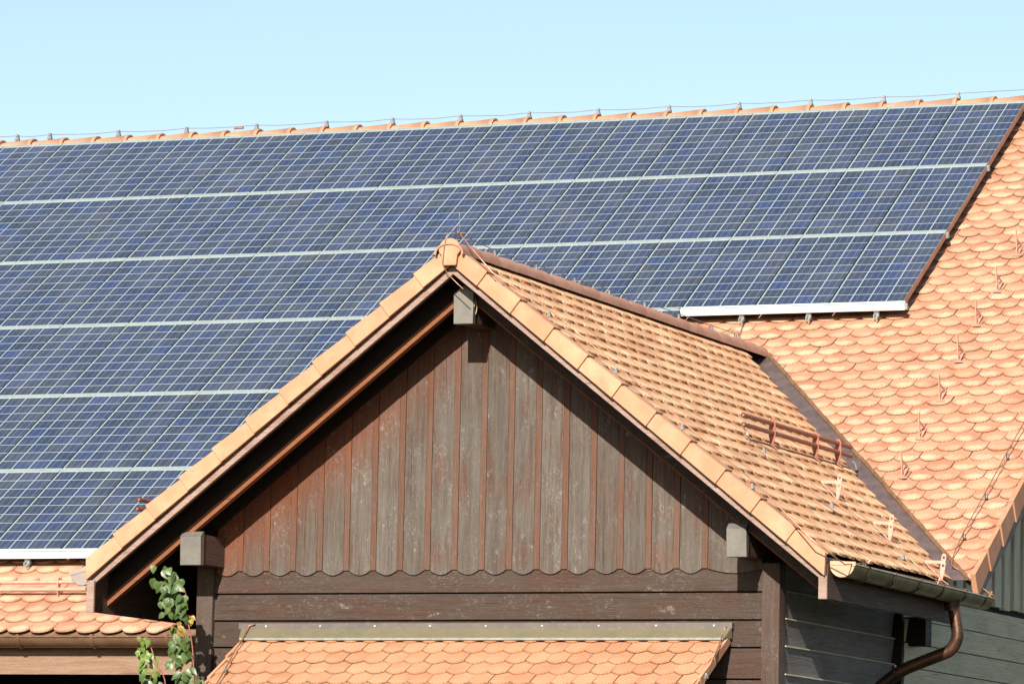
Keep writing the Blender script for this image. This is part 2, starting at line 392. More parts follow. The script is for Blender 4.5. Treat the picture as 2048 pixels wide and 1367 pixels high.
# deck below the tiles, rear slope
dk = MB()
dn_ = (MP(0, 0, 1)-MP(0, 0, 0))*.04
dk.prism([MP(0, -.25, TB-.06), MP(0, 4.86, TB-.06), MP(2.93, 9.11, TB-.06), MP(2.93, -.25, TB-.06)], dn_)
dk.prism([MP(XL, -.25, TB-.06), MP(XL, 9.95, TB-.06), MP(-3.50, 9.95, TB-.06), MP(0, 4.86, TB-.06), MP(0, -.25, TB-.06)], dn_)
rk = MP(0, -.25, TB)
dk.hexa([(XL, rk.y, rk.z-.08), (XV-.05, rk.y, rk.z-.08), (XV-.05, rk.y+8.2, rk.z-5.18), (XL, rk.y+8.2, rk.z-5.18), (XL, rk.y, rk.z-.02), (XV-.05, rk.y, rk.z-.02), (XV-.05, rk.y+8.2, rk.z-5.12), (XL, rk.y+8.2, rk.z-5.12)])
dk.build('roof_deck', W_SHADE, barn)
# ridge tiles
def ridge_mesh(L, r0, r1, n=10, th=.014, skirt=.03):
    mb = MB(); rows = []
    for i, (x, r) in enumerate(((0, r0), (L*.9, r1-.004), (L*.9, r1+.002), (L, r1+.002))):
        ring = [(x, -r*1.08, -skirt)]+[(x, -r*math.cos(math.pi*k/n), r*.92*math.sin(math.pi*k/n)) for k in range(n+1)]+[(x, r*1.08, -skirt)]
        rows.append(ring)
    m = len(rows[0]); vs = sum(rows, []); fs = [(i*m+k, (i+1)*m+k, (i+1)*m+k+1, i*m+k+1) for i in range(3) for k in range(m-1)]
    mb.add(vs, [tuple(reversed(f)) for f in fs], smooth=True)
    # end lip
    inner = [(L, p[1]*.86, p[2]*.86-(.0 if p[2] > 0 else 0)) for p in rows[-1]]; o_ = rows[-1]
    mb.add(list(o_)+inner, [(k, k+1, m+k+1, m+k) for k in range(m-1)])
    inn2 = [(L*.86, p[1], p[2]) for p in inner]
    mb.add(inner+inn2, [(k, k+1, m+k+1, m+k) for k in range(m-1)])
    return mb
RSP = .3615
rx0 = -3.164+.02                # a big end with wire holder
ry, rz = 10.40, 10.80
proto = None
k0 = -28
for k in range(k0, 17):
    x1 = rx0+k*RSP
    if x1 > XV+.05: break
    if proto is None:
        mbb = ridge_mesh(RSP*1.08, .098, .128)
        proto = mbb.build('ridge_tile', CLAY, origin=(0, 0, 0)); o = proto; o.parent = barn
    else: o = part(proto, barn, 'ridge_tile')
    o.location = Vector((x1-RSP*1.08, ry, rz))-barn.location
    o.rotation_euler = (random.uniform(-.02, .02), random.uniform(-.006, .006), random.uniform(-.008, .008))
# right verge tiles: apron hanging down the gable
nv = 27
vproto = None
for k in range(nv):
    s0 = -.2+k*.405; s1 = s0+.44
    if s1 > 9.35: break
    mb = MB(); x0, x1 = XV-.022, XV+.006
    def vt(x, s, o): return MP(x, s, o)
    lo = .014
    mb.hexa([vt(x0, s1, TB-.125), vt(x1+lo, s1, TB-.125), vt(x1, s0, TB-.10), vt(x0, s0, TB-.10), vt(x0, s1, TB+.062), vt(x1+lo, s1, TB+.062), vt(x1, s0, TB+.035), vt(x0, s0, TB+.035)])
    mb.build('verge_tile', CLAY, barn)
# walls
EX = 2.36                        # east gable wall plane
wl = MB()
wl.box(XL+.6, EX-.03, 3.02, 3.12, 0, 5.6)
wl.box(XL+.6, XL+.7, 3.12, 17.5, 0, 5.6); wl.box(XL+.6, EX-.03, 17.4, 17.5, 0, 5.6)
wl.build('wall', W_SHADE, barn)
yr = rk.y
ga = MB(); ga.prism([(EX-.06, 2.75, 0), (EX-.06, 18.0, 0), (EX-.06, 18.0, 5.85), (EX-.06, yr, rk.z-.12), (EX-.06, 2.75, 5.75)], (.04, 0, 0))
ga.build('gable_backing', DARK, barn)
sb = MB(); z = 5.755; k = 0
ztop = [5.77]
while z > 3.0:
    zb = z-.186
    j = random.uniform(-.003, .003)
    sb.hexa([(EX-.02, 2.76, zb+.012), (EX+.0+j, 2.76, zb+.012), (EX+.0+j, 17.4, zb+.012), (EX-.02, 17.4, zb+.012), (EX-.02, 2.76, z), (EX+.024+j, 2.76, z), (EX+.024+j, 17.4, z), (EX-.02, 17.4, z)])
    z = zb
sb.build('side_boards', W_E, barn)
s2 = MB(); y = 2.95; k = 0
while y < 17.2:
    dz = abs(y-yr); ht = rk.z-.13-dz*math.tan(SL)
    if ht > 5.85: s2.box(EX-.01, EX+.035+random.uniform(-.004, .004), y, y+.175, 5.80+random.uniform(-.01, .01), ht)
    y += .272
s2.build('gable_slats', W_SLAT, barn)
cb = MB(); cb.box(EX-.10, EX+.005, 2.70, 2.755, 0, 5.72); cb.build('corner_shade_strip', W_SHADE, barn)  # blackened strip: shade under the eaves put in as colour
# purlin stub below the verge on the east wall
pq = at(0, EX+.16, 1851, 1285)
pb = MB(); pb.box(EX-.05, EX+.16, pq.y, pq.y+.16, pq.z-.02, pq.z+.20); pb.build('purlin', W_SHADE, barn, bevel=.004)
# verge board under right verge
vb_ = MB(); vb_.hexa([MP(XV-.05, 9.0, TB-.22), MP(XV-.02, 9.0, TB-.22), MP(XV-.02, -.25, TB-.22), MP(XV-.05, -.25, TB-.22), MP(XV-.05, 9.0, TB-.06), MP(XV-.02, 9.0, TB-.06), MP(XV-.02, -.25, TB-.06), MP(XV-.05, -.25, TB-.06)])
vb_.build('verge_board', W_RAKE, barn)
# left eave: gutter, fascia
def gutter(mb, F, n, r, a0, a1, th=.004, lip=.009):
    """half round along F(i) -> (centre, outward, up), i=0,1."""
    N = 12; P = []
    for (c, o, u) in F:
        c, o, u = Vector(c), Vector(o), Vector(u)
        P.append([c+o*r*math.cos(math.pi+math.pi*k/N)+u*r*math.sin(math.pi+math.pi*k/N) for k in range(N+1)])
        P.append([c+o*(r-th)*math.cos(math.pi+math.pi*k/N)+u*(r-th)*math.sin(math.pi+math.pi*k/N) for k in range(N+1)])
    m = N+1
    mb.add(P[0]+P[2], [(k, k+1, m+k+1, m+k) for k in range(N)], smooth=True)
    mb.add(P[1]+P[3], [(k+1, k, m+k, m+k+1) for k in range(N)], smooth=True)
    (c0, o0, u0), (c1, o1, u1) = F
    mb.tube([Vector(c0)+Vector(o0)*r, Vector(c1)+Vector(o1)*r], lip, 8)
def gutter_bracket(mb, c, o, u, d, r):
    c, o, u, d = Vector(c), Vector(o), Vector(u), Vector(d); N = 12
    ring = [c+o*(r+.003)*math.cos(math.pi+math.pi*k/N)+u*(r+.003)*math.sin(math.pi+math.pi*k/N) for k in range(N+1)]
    ring2 = [c+o*(r+.009)*math.cos(math.pi+math.pi*k/N)+u*(r+.009)*math.sin(math.pi+math.pi*k/N) for k in range(N+1)]
    hd = d*.012; m = N+1
    mb.add([p-hd for p in ring2]+[p+hd for p in ring2], [(k, k+1, m+k+1, m+k) for k in range(N)], smooth=True)
    mb.add([p-hd for p in ring]+[p-hd for p in ring2], [(k, k+1, m+k+1, m+k) for k in range(N)])
    mb.add([p+hd for p in ring]+[p+hd for p in ring2], [(k+1, k, m+k, m+k+1) for k in range(N)])
    mb.obox(c+o*(r-.002)+u*.012, o*.016, u*.006, d*.013)
ge = MP(0, SM, TB)
gy, gz = ge.y-.075, 5.375
gm = MB(); gutter(gm, [((-12.6, gy, gz), (0, -1, 0), (0, 0, 1)), ((-2.95, gy, gz), (0, -1, 0), (0, 0, 1))], 12, .085, 0, 0)
gt = gm.build('gutter', COPPER_L, barn)
for i in range(12):
    gb = MB(); gutter_bracket(gb, (-3.35-i*.66, gy, gz), (0, -1, 0), (0, 0, 1), (1, 0, 0), .085); gb.build('gutter_bracket', COPPER_L, gt)
fb = MB(); fb.box(-12.7, -2.42, gy+.10, gy+.135, 5.085, 5.37)
fb.build('fascia_board', mat_wood('left_fascia', 0, brown=(.19, .105, .065), grey=(.25, .165, .11), red=(.21, .115, .07), weather=.5, streak=.7, knots=False), barn)
ds = MB(); ds.hexa([MP(XL, SM+.03, TB-.02), MP(-2.4, SM+.03, TB-.02), MP(-2.4, SM-.14, TB-.02), MP(XL, SM-.14, TB-.02), MP(XL, SM+.03, TB-.010), MP(-2.4, SM+.03, TB-.010), MP(-2.4, SM-.14, TB-.012), MP(XL, SM-.14, TB-.012)])
ds.build('drip_flashing', VAL_E, barn)

# ================================================================== wing (cross gable)
wing = thing('timber_wing', (0, 1.2, 0), 'brown timber gable wing with its own tiled roof, projecting before the barn roof', 'building')
YF = -.66; TE = 3.58
def lim(y):  # t of the valley on the wing roof at given y
    s = (10.202-SN*TB*0-y)/CS
    return VX(s)/CA
tr = MB(); tl = MB()
# valley on wing roof: x = VX(s), y = 10.202 - CS*s - SN*(TB)  ->  x = a*y + b
va = -.671/CS; vb2 = .671*(10.202-SN*TB)/CS-3.36
# keep where t*CA < va*y+vb - margin
clp = ((-1.152, -1, 6.474),)
tiles(tr, lambda u, v, o: CP(1, u, v, o-.035), YF+.04, 6.05, .06, .06+21*.1673, .2125, .1673, clips=clp, arc=.052, lift=.034, thick=.022)
tiles(tl, lambda u, v, o: CP(-1, u, v, o-.035), YF+.04, 6.05, .06, .06+21*.1673, .2125, .1673, clips=clp, arc=.052, lift=.034, thick=.022)
o = tr.build('roof', T_CROSS, wing); o['label'] = 'sunlit right-hand slope of orange tiles'
o = tl.build('roof', T_CROSS, wing); o['label'] = 'left-hand slope of orange tiles'
def rake(mb, c0, c1, x0, x1, y0, y1, sg, perp=False):
    # c measured as z + |x|*TA
    def q(x, c): return (sg*x, y0, c-TA*x)
    xe0 = x1-(c1-c0)*CA*SA*(1 if perp else 0)
    poly = [q(x0, c0), q(xe0 if perp else x1, c0), q(x1, c1), q(x0, c1)]
    mb.prism(poly, (0, y1-y0, 0))
for sg in (1, -1):
    d = MB(); 
    # deck in two pieces so that it stops at the main roof
    def dq(t, y, o): return CP(sg, y, t, o)
    y_at = lambda t: (t*CA-vb2)/va
    vs = [dq(.0, YF+.03, -.09), dq(3.66, YF+.03, -.09), dq(3.66, y_at(3.56)+.1, -.09), dq(0, y_at(0)+.1, -.09)]
    d.hexa(vs+[v+Vector((sg*SA, 0, CA))*.03 for v in vs]); d.build('roof_deck', W_SHADE, wing)
    b = MB(); rake(b, 7.857, 7.925, .0, 2.86, YF-.005, YF+.035, sg); b.build('bargeboard', W_RAKE, wing, bevel=.003)
    b = MB(); rake(b, 7.735 if sg > 0 else 7.785, 7.93, .0, 2.84, -.40, -.34, sg); b.build('rafter', W_H if sg > 0 else W_SHADE, wing, bevel=.003)  # shadow of the bargeboard put into the timber colour, blacker at left
    b = MB(); rake(b, 7.722, 7.734 if sg > 0 else 7.783, .0, 2.84, -.405, -.34, sg); b.build('sunlit_rafter_strip', W_RAFT_SUN, wing)  # orange strip painted for the sunlit lower edge of the rafter, wider at left
    b = MB(); rake(b, 7.75, 7.93, .0, 2.62, -.06, -.02, sg); b.build('wall_rafter', W_SHADE, wing)
    # end of the barge: small upright board and fascia along the eave
    xe = 2.84
    b = MB(); b.box(min(sg*xe, sg*(xe+.03)), max(sg*xe, sg*(xe+.03)), YF+.0, 2.55 if sg > 0 else 2.75, 5.505 if sg > 0 else 5.43, 5.745)
    fo = b.build('eave_fascia', W_FAS, wing)
    b = MB(); b.box(min(sg*(xe-.03), sg*(xe+.032)), max(sg*(xe-.03), sg*(xe+.032)), YF-.03, YF-.004, 5.50 if sg > 0 else 5.42, 5.66); b.build('barge_end_board', W_RAKE, wing, bevel=.003)
    # verge aprons
    for k in range(11):
        t0 = -.02+k*.3345; t1 = t0+.365
        if k == 10: t1 = TE+.06
        m = MB(); hi, lo = .030, -.100
        y0, y1 = YF-.045, YF-.022; e = .018
        P = lambda t, o, y: CP(sg, y, t, o)
        tb0 = t0; tb1 = t1
        if k == 0: tb0 = -.02
        low1 = P(t1, lo, 0) if k < 10 else Vector((sg*2.862, 0, 5.66))
        top1 = P(t1, hi, 0) if k < 10 else Vector((sg*2.868, 0, P(t1, hi, 0).z+.0))
        top0 = P(tb0, hi-.020, 0) if k else Vector((0, 0, ZR+.02)); low0 = P(tb0, lo, 0) if k else Vector((0, 0, ZR+lo/CA))
        def mk(p, y): return Vector((p.x, y, p.z))
        q8 = [mk(low1, y0-e), mk(top1, y0-e), mk(top0, y0), mk(low0, y0), mk(low1, y1), mk(top1, y1), mk(top0, y1), mk(low0, y1)]
        m.hexa(q8)
        # the leg of the verge tile that lies on the roof
        r_ = [P(t1, hi-.016, y1), P(t1, hi-.016, y1+.11), P(t0, hi-.03, y1+.11), P(t0, hi-.03, y1), P(t1, hi, y1), P(t1, hi, y1+.11), P(t0, hi-.014, y1+.11), P(t0, hi-.014, y1)]
        m.hexa(r_)
        m.build('verge_tile', CLAY, wing, bevel=.003)
# ridge tiles of the wing
proto2 = None
L2 = .345
for k in range(20):
    ya = YF-.06+k*L2
    if ya > 5.85: break
    if proto2 is None:
        mm = MB(); nn = 12; rws = []
        for xx, hh_ in ((0, .086), (L2*.35, .094), (L2*.9, .108), (L2*1.1, .108)):
            rws.append([(xx, -.114*math.cos(math.pi*q/nn), hh_*math.sin(math.pi*q/nn)**.8) for q in range(nn+1)])
        m_ = nn+1; mm.add(sum(rws, []), [(i*m_+q+1, i*m_+q, (i+1)*m_+q, (i+1)*m_+q+1)[::-1] for i in range(3) for q in range(nn)], smooth=True)
        mm.add(rws[-1]+[(p[0], p[1]*.86, p[2]*.86) for p in rws[-1]], [(q, q+1, m_+q+1, m_+q) for q in range(nn)])
        mm.add(rws[0]+[(p[0], p[1]*.86, p[2]*.86) for p in rws[0]], [(q+1, q, m_+q, m_+q+1) for q in range(nn)])
        # turn along -Y so that the big end faces the viewer
        mm.v = [Vector((-p.y, p.x, p.z)) for p in mm.v]
        proto2 = mm.build('ridge_tile', CLAY_R, origin=(0, 0, 0)); proto2.parent = wing; o = proto2
    else: o = part(proto2, wing, 'ridge_tile')
    o.location = Vector((0, ya-L2*.1, ZR-.062))-wing.location
    o.rotation_euler = (random.uniform(-.004, .004), random.uniform(-.01, .01), random.uniform(-.005, .005))
# closing disc on the front ridge tile
cp = MB(); pts = [(-.052, -.160), (.052, -.160), (.062, -.085)]+[(.084*math.cos(t), -.045+.084*math.sin(t)) for t in [(-12+i*204/14)*math.pi/180 for i in range(15)]]+[(-.062, -.085)]
cp.prism([(x, YF-.085, ZR+.02+z_) for x, z_ in pts], (0, .03, 0)); cp.build('ridge_end_cap', CLAY, wing, bevel=.006)
# upright boards with scalloped feet
bd = MB(); bt = MB(); ZB = 5.765
topc = 7.86
xk = [-1.92+.2160*k for k in range(-1, 19)]
rr = random.Random(11)
for k in range(len(xk)-1):
    x0 = xk[k]+.002; x1 = xk[k+1]-.048
    if k == len(xk)-2: x1 = 2.165
    x0 = max(x0, -2.15); x1 = min(x1, 2.168)
    if x1-x0 < .03: continue
    n = 10; pts = []
    zf = ZB-.012*(xk[k])/4
    for i in range(n+1):
        f = i/n; pts.append((x0+(x1-x0)*f, ZB-.034*math.sin(math.pi*f)**.9 if 0 < f < 1 else ZB))
    tp = []
    if x0 < 0 < x1: tp = [(x1, topc-TA*x1), (0, topc), (x0, topc+TA*x0)]
    else: tp = [(x1, topc-TA*abs(x1)), (x0, topc-TA*abs(x0))]
    yj = -.0125+rr.uniform(-.002, .001)
    bd.prism([(x, yj, z_) for x, z_ in pts+tp], (0, .03, 0))
    if x1+.046 < 2.2:
        a0, a1 = x1-.001, xk[k+1]-.004
        bt.prism([(a0, -.0085, ZB+.004), (a1, -.0085, ZB+.004), (a1, -.0085, topc-TA*abs(a1)), (a0, -.0085, topc-TA*abs(a0))], (0, .02, 0))
bd.build('gable_boards', W_V, wing, bevel=.0015); bt.build('gable_battens', W_B, wing)
bk = MB(); bk.prism([(-2.2, .03, 4.2), (2.2, .03, 4.2), (2.2, .03, topc-TA*2.2), (0, .03, topc), (-2.2, .03, topc-TA*2.2)], (0, .06, 0)); bk.build('gable_backing', DARK, wing)
hz = MB(); zs = [5.735, 5.602, 5.402, 5.205, 4.980, 4.76, 4.54, 4.3, 4.05, 3.8]
zs[0] = 5.80
for a, b in zip(zs, zs[1:]):
    zt = a-(.0 if a == zs[0] else .010)
    hz.hexa([(-2.15, -.006, b+.002), (2.17, -.006, b+.002), (2.17, .028, b+.002), (-2.15, .028, b+.002), (-2.15, .008, zt), (2.17, .008, zt), (2.17, .028, zt), (-2.15, .028, zt)])
hz.build('cross_boards', W_H, wing, bevel=.002)
for x0, x1 in ((-2.285, -2.152), (2.172, 2.305)):
    m = MB(); m.box(x0, x1, -.035, .10, 0, 5.80); m.build('corner_post', W_POST, wing, bevel=.004)
# body of the wing
m = MB(); m.box(-2.27, 2.26, .10, .14, 0, 4.4); m.box(-2.27, -2.23, .14, 2.9, 0, 5.9); m.box(2.20, 2.255, .10, 2.9, 0, 5.85); m.build('wall', W_SHADE, wing)
es = MB(); z = 5.80
for zb in (5.61, 5.415, 5.22, 5.02, 4.82, 4.62, 4.42, 4.22, 4.0, 3.7, 3.4, 3.1):
    es.hexa([(2.26, .11, zb+.004), (2.280, .11, zb+.004), (2.280, 2.72, zb+.004), (2.26, 2.72, zb+.004), (2.26, .11, z), (2.304, .11, z), (2.304, 2.72, z), (2.26, 2.72, z)]); z = zb
eb = MB()
for zb in (5.61, 5.415, 5.22, 5.02, 4.82, 4.62): eb.box(2.25, 2.312, .11, 2.70, zb-.007, zb+.002)
eb.build('sunlit_board_edges', W_SLAT, wing)  # pale strips: sun caught on the joint ledges, put in as colour
es.build('side_boards', mat_wood('blue_grey_side_boards', 1, brown=(.13, .115, .105), grey=(.22, .20, .195), red=(.15, .115, .10), weather=1, streak=.3, knots=False), wing)
# purlins with metal caps
def purlin(xc, wd, zlo, zhi, yface, peak=False):
    h = wd/2
    m = MB(); m.box(xc-h+.008, xc+h-.008, yface+.03, .02, zlo+.008, zhi-.02); p = m.build('purlin', mat_wood('purlin_timber', 1, brown=(.06, .035, .027), grey=(.08, .05, .04), red=(.07, .035, .025), weather=.3, streak=.1, knots=False), wing, bevel=.004)
    m = MB(); y0, y1 = yface, yface+.055
    if peak: poly = [(xc-h, zlo), (xc+h, zlo), (xc+h+.004, zhi-.055), (xc, zhi), (xc-h-.004, zhi-.055)]; m.prism([(a, y0, b) for a, b in poly], (0, y1-y0, 0))
    else:
        m.hexa([(xc-h, y0, zlo), (xc+h, y0, zlo), (xc+h, y1, zlo), (xc-h, y1, zlo), (xc-h, y0-.012, zhi-.038), (xc+h, y0-.012, zhi-.038), (xc+h, y1, zhi-.038), (xc-h, y1, zhi-.038)])
        m.add([(xc-h, y0-.012, zhi-.038), (xc+h, y0-.012, zhi-.038), (xc+h, y0+.03, zhi), (xc-h, y0+.03, zhi), (xc-h, y1, zhi), (xc+h, y1, zhi), (xc-h, y1, zhi-.038), (xc+h, y1, zhi-.038)],
              [(0, 1, 2, 3), (3, 2, 5, 4), (0, 3, 4, 6), (1, 7, 5, 2), (4, 5, 7, 6)])
    m.build('metal_cap', CAPM, p, bevel=.004)
purlin(.005, .150, 7.518, 7.80, -.47, True)
purlin(-2.148, .168, 5.785, 6.035, -.44)
purlin(2.118, .150, 5.815, 6.055, -.44)
# right gutter of the wing
GX, GZ = 2.955, 5.745
gm = MB(); gutter(gm, [((GX, YF+.06, GZ-.0), (1, 0, 0), (0, 0, 1)), ((GX, 2.87, GZ-.02), (1, 0, 0), (0, 0, 1))], 12, .085, 0, 0)
N = 12; ring = [(GX+.085*math.cos(math.pi+math.pi*k/N), YF+.055, GZ+.085*math.sin(math.pi+math.pi*k/N)) for k in range(N+1)]
gt = gm.build('gutter', BRASSY, wing)
m = MB(); m.prism(ring, (0, -.006, 0)); m.tube(ring, .008, 6); m.bar((GX-.085, YF+.05, GZ+.012), (GX+.10, YF+.05, GZ+.004), .006, .014); m.build('gutter_end', CLAY if False else mat_metal('gutter_end_copper', (.42, .27, .17), (.34, .22, .14), .5, .3, 9), gt)
for y in (-.25, .35, .97, 1.55, 2.12, 2.66):
    m = MB(); gutter_bracket(m, (GX, y, GZ-.01), (1, 0, 0), (0, 0, 1), (0, 1, 0), .085); m.build('gutter_bracket', COPPER, gt)
m = MB(); ring = [(GX+.08*math.cos(math.pi+math.pi*k/N), 2.865, GZ-.02+.08*math.sin(math.pi+math.pi*k/N)) for k in range(N+1)]; m.prism(ring, (0, .006, 0)); m.build('gutter_end', BRASSY, gt)
# eave flashing between the tiles and the gutter
m = MB(); m.hexa([(2.845, YF+.04, 5.70), (2.872, YF+.04, 5.70), (2.872, 2.6, 5.70), (2.845, 2.6, 5.70), (2.80, YF+.04, 5.80), (2.835, YF+.04, 5.80), (2.835, 2.6, 5.80), (2.80, 2.6, 5.80)]); m.build('drip_flashing', mat_metal('drip_copper', (.15, .07, .055), (.11, .06, .05), .55, .3, 8), wing)
# left gutter of the wing
m = MB(); gutter(m, [((-GX, YF+.06, GZ-.03), (-1, 0, 0), (0, 0, 1)), ((-GX, 1.9, GZ-.04), (-1, 0, 0), (0, 0, 1))], 12, .085, 0, 0)
ring = [(-GX-.085*math.cos(math.pi+math.pi*k/N), YF+.055, GZ-.03+.085*math.sin(math.pi+math.pi*k/N)) for k in range(N+1)]
gl = m.build('gutter', COPPER, wing); m = MB(); m.prism(ring, (0, -.006, 0)); m.tube(ring, .007, 6); m.bar((-GX+.05, YF+.05, GZ+.01), (-GX-.10, YF+.05, GZ-.03), .006, .016); m.build('gutter_end', mat_metal('grey_gutter_end', (.30, .24, .21), (.24, .2, .18), .5, .4, 9), gl)
# downpipe
PY = 2.05
p0 = Vector((GX+.0, PY, GZ-.06)); q1 = at(1, PY, 1917, 1272); q2 = at(1, PY, 1892, 1305); q3 = at(1, PY, 1775, 1347); q4 = at(1, PY, 1735, 1385)
path = smooth_path([p0, q1, at(1, PY, 1903, 1300), at(1, PY, 1800, 1340), at(1, PY, 1752, 1378), at(1, PY, 1744, 1420), (at(1, PY, 1744, 1420)).xy.to_3d()], 6)
m = MB(); m.tube(path, .047, 16); dp = m.build('downpipe', COPPER, wing)
m = MB(); m.tube([p0+Vector((0, 0, .03)), p0+Vector((0, 0, -.08))], .075, 16, r1=.057); m.tube([p0+Vector((0, 0, -.085)), p0+Vector((0, 0, -.10))], .058, 16); m.build('outlet', COPPER, dp)
c_ = at(1, PY, 1795, 1342); dd = (at(1, PY, 1775, 1350)-c_).normalized(); m = MB(); m.tube([c_, c_+dd*.02], .056, 14); m.build('pipe_collar', COPPER, dp)
# valley flashing (right)
m = MB()
n = 40; strip = []
for i in range(n+1):
    s = 4.86+(9.12-4.86)*i/n; xa = VX(s)
    pm = MP(0, s, TB-.004); xm = max(0.0, (7.985-pm.z)/.787); c = MP(min(xm, xa-.03), s, TB-.004)
    te = 6.474-1.152*c.y-.04; b = CP(1, c.y, max(te, .02), -.062)
    a = MP(xa+.05, s, TB-.001)
    strip.append((b, c, a))
for i in range(n):
    p, q = strip[i], strip[i+1]; m.add([p[0], p[1], q[1], q[0], p[2], q[2]], [(0, 1, 2, 3), (1, 4, 5, 2)])
m.build('valley_flashing', VALLEY, wing)
m = MB(); n = 22
for i in range(n):
    s = 5.0+(9.1-5.0)*i/n; s_ = 5.0+(9.1-5.0)*(i+.985)/n
    j = random.uniform(-.004, .004)
    m.hexa([MP(VX(s)-.022+j, s, TB+.0), MP(VX(s)+.002+j, s, TB+.0), MP(VX(s_)+.002+j, s_, TB+.0), MP(VX(s_)-.022+j, s_, TB+.0), MP(VX(s)-.022+j, s, TB+.012), MP(VX(s)+.002+j, s, TB+.034), MP(VX(s_)+.002+j, s_, TB+.034), MP(VX(s_)-.022+j, s_, TB+.012)])
m.build('valley_edge', VAL_E, wing)
# canopy in front of the wall
CZ0, CY0, CSL = 5.245, -.10, .56
cn = math.hypot(1, CSL); cu, cv = 1/cn, CSL/cn
def KP(x, v, o=0.0): return Vector((x, CY0-v*cu-o*cv, CZ0-v*cv+o*cu))
m = MB(); tiles(m, lambda u, v, o: KP(u, v, o-.015), -1.85, 1.915, -.12, 1.4, .158, .170, arc=.045, shape='hex', thick=.012, lift=.028, jit=.003); can = m.build('canopy', T_CAN, wing)
m = MB(); m.hexa([KP(-1.83, 1.45, -.12), KP(1.88, 1.45, -.12), KP(1.88, -.05, -.12), KP(-1.83, -.05, -.12), KP(-1.83, 1.45, -.03), KP(1.88, 1.45, -.03), KP(1.88, -.05, -.03), KP(-1.83, -.05, -.03)]); m.build('canopy_deck', W_SHADE, can)
for x in (1.93, -1.865):
    for k in range(4):
        m = MB(); v0 = -.06+k*.34; m.hexa([KP(x-.012, v0+.36, -.045), KP(x+.014, v0+.36, -.045), KP(x+.010, v0, -.05), KP(x-.010, v0, -.05), KP(x-.012, v0+.36, .022), KP(x+.014, v0+.36, .022), KP(x+.010, v0, .006), KP(x-.010, v0, .006)]); m.build('verge_tile', CLAY, can)
m = MB(); m.box(-1.925, 1.955, -.045, -.008, 5.335, 5.378); fl = m.build('wall_flashing', FLASH_U, wing)
m = MB(); m.hexa([(-1.88, -.135, 5.262), (1.93, -.135, 5.262), (1.95, -.03, 5.262), (-1.92, -.03, 5.262), (-1.90, -.050, 5.336), (1.945, -.050, 5.336), (1.95, -.03, 5.336), (-1.92, -.03, 5.336)]); m.build('flashing_apron', FLASH, fl)
m = MB(); m.box(-1.87, 1.925, -.15, -.10, 5.248, 5.264); m.build('flashing_strip', mat_metal('lead_strip', (.24, .225, .19), (.16, .165, .14), .5, .3, 14), fl)
for i in range(9):
    m = MB(); x = -1.70+i*.44; m.tube([(x, -.052, 5.356), (x, -.044, 5.356)], .008, 8); m.build('screw', ALU, fl)

# ================================================================== solar panels
PW, PH = .67, 1.47738
def panel_meshes():
    f = MB(); w_, h_ = PW-.015, PH-.040; t = .009; z0, z1 = -.0035, 0.0
    f.box(0, w_, -h_, -h_+t, z0, z1); f.box(0, w_, -t, 0, z0, z1); f.box(0, .005, -h_+t, -t, z0, z1)
    g = MB(); zg = -.0025; gx0, gx1 = t+.010, w_-t*.2-.006; gy0, gy1 = -h_+t+.004, -t-.004
    g.add([(.005, -h_+t, zg), (w_, -h_+t, zg), (w_, -t, zg), (.005, -t, zg)], [(0, 1, 2, 3)], [(-.012, -.02), (3.972, -.02), (3.972, 9.02), (-.012, 9.02)])
    b = MB(); b.box(.0005, w_-.0005, -h_+.0005, -.0005, -.042, -.0036)
    return f, g, b
pf, pg, pb_ = panel_meshes()
ORD = ['zeroth', 'first', 'second', 'third', 'fourth', 'fifth', 'sixth', 'seventh', 'eighth', 'ninth', 'tenth', 'eleventh', 'twelfth', 'thirteenth', 'fourteenth', 'fifteenth', 'sixteenth', 'seventeenth', 'eighteenth', 'nineteenth']
first = None; pf_o = pg_o = None
rows_name = ['top row just below the ridge', 'second row below the ridge', 'third row below the ridge', 'fourth row below the ridge', 'fifth row below the ridge', 'bottom row']
def in_frame(i, j):
    X = -0.0+1.175+PW*i
    x_tr = px(MP(X, j*PH))[0]; x_br = px(MP(X, (j+1)*PH))[0]
    return max(x_tr, x_br) > 6
for j in range(6):
    cols = [i for i in range(0, -24, -1) if in_frame(i, j)]
    if j == 3: cols = [i for i in cols if i == -3 or i <= -7]
    if j == 4: cols = [i for i in cols if i <= -7]
    if j == 5: cols = [i for i in cols if i <= -8]
    n = len(cols)
    for q, i in enumerate(cols):
        if j < 3: lab = f"solar panel, {ORD[q+1]} from right in the {rows_name[j]}"
        elif j == 3 and i == -3: lab = 'solar panel barely showing over the wing ridge left of the white rail'
        else: lab = f"solar panel, {ORD[n-q]} from left in the {rows_name[j]}"
        loc = MP(1.175+PW*(i-1)+.0135, j*PH+.020)
        t = thing('solar_panel', loc, lab, 'solar panel', 'solar panels on the barn roof', rot=(SL, 0, 0))
        if pf_o is None:
            pf_o = pf.build('frame', FRAME, origin=(0, 0, 0)); pf_o.parent = t
            pg_o = pg.build('glass', CELLS, origin=(0, 0, 0)); pg_o.parent = t
            pb_o = pb_.build('casing', CASE, origin=(0, 0, 0)); pb_o.parent = t
        else: part(pf_o, t, 'frame'); part(pg_o, t, 'glass'); part(pb_o, t, 'casing')
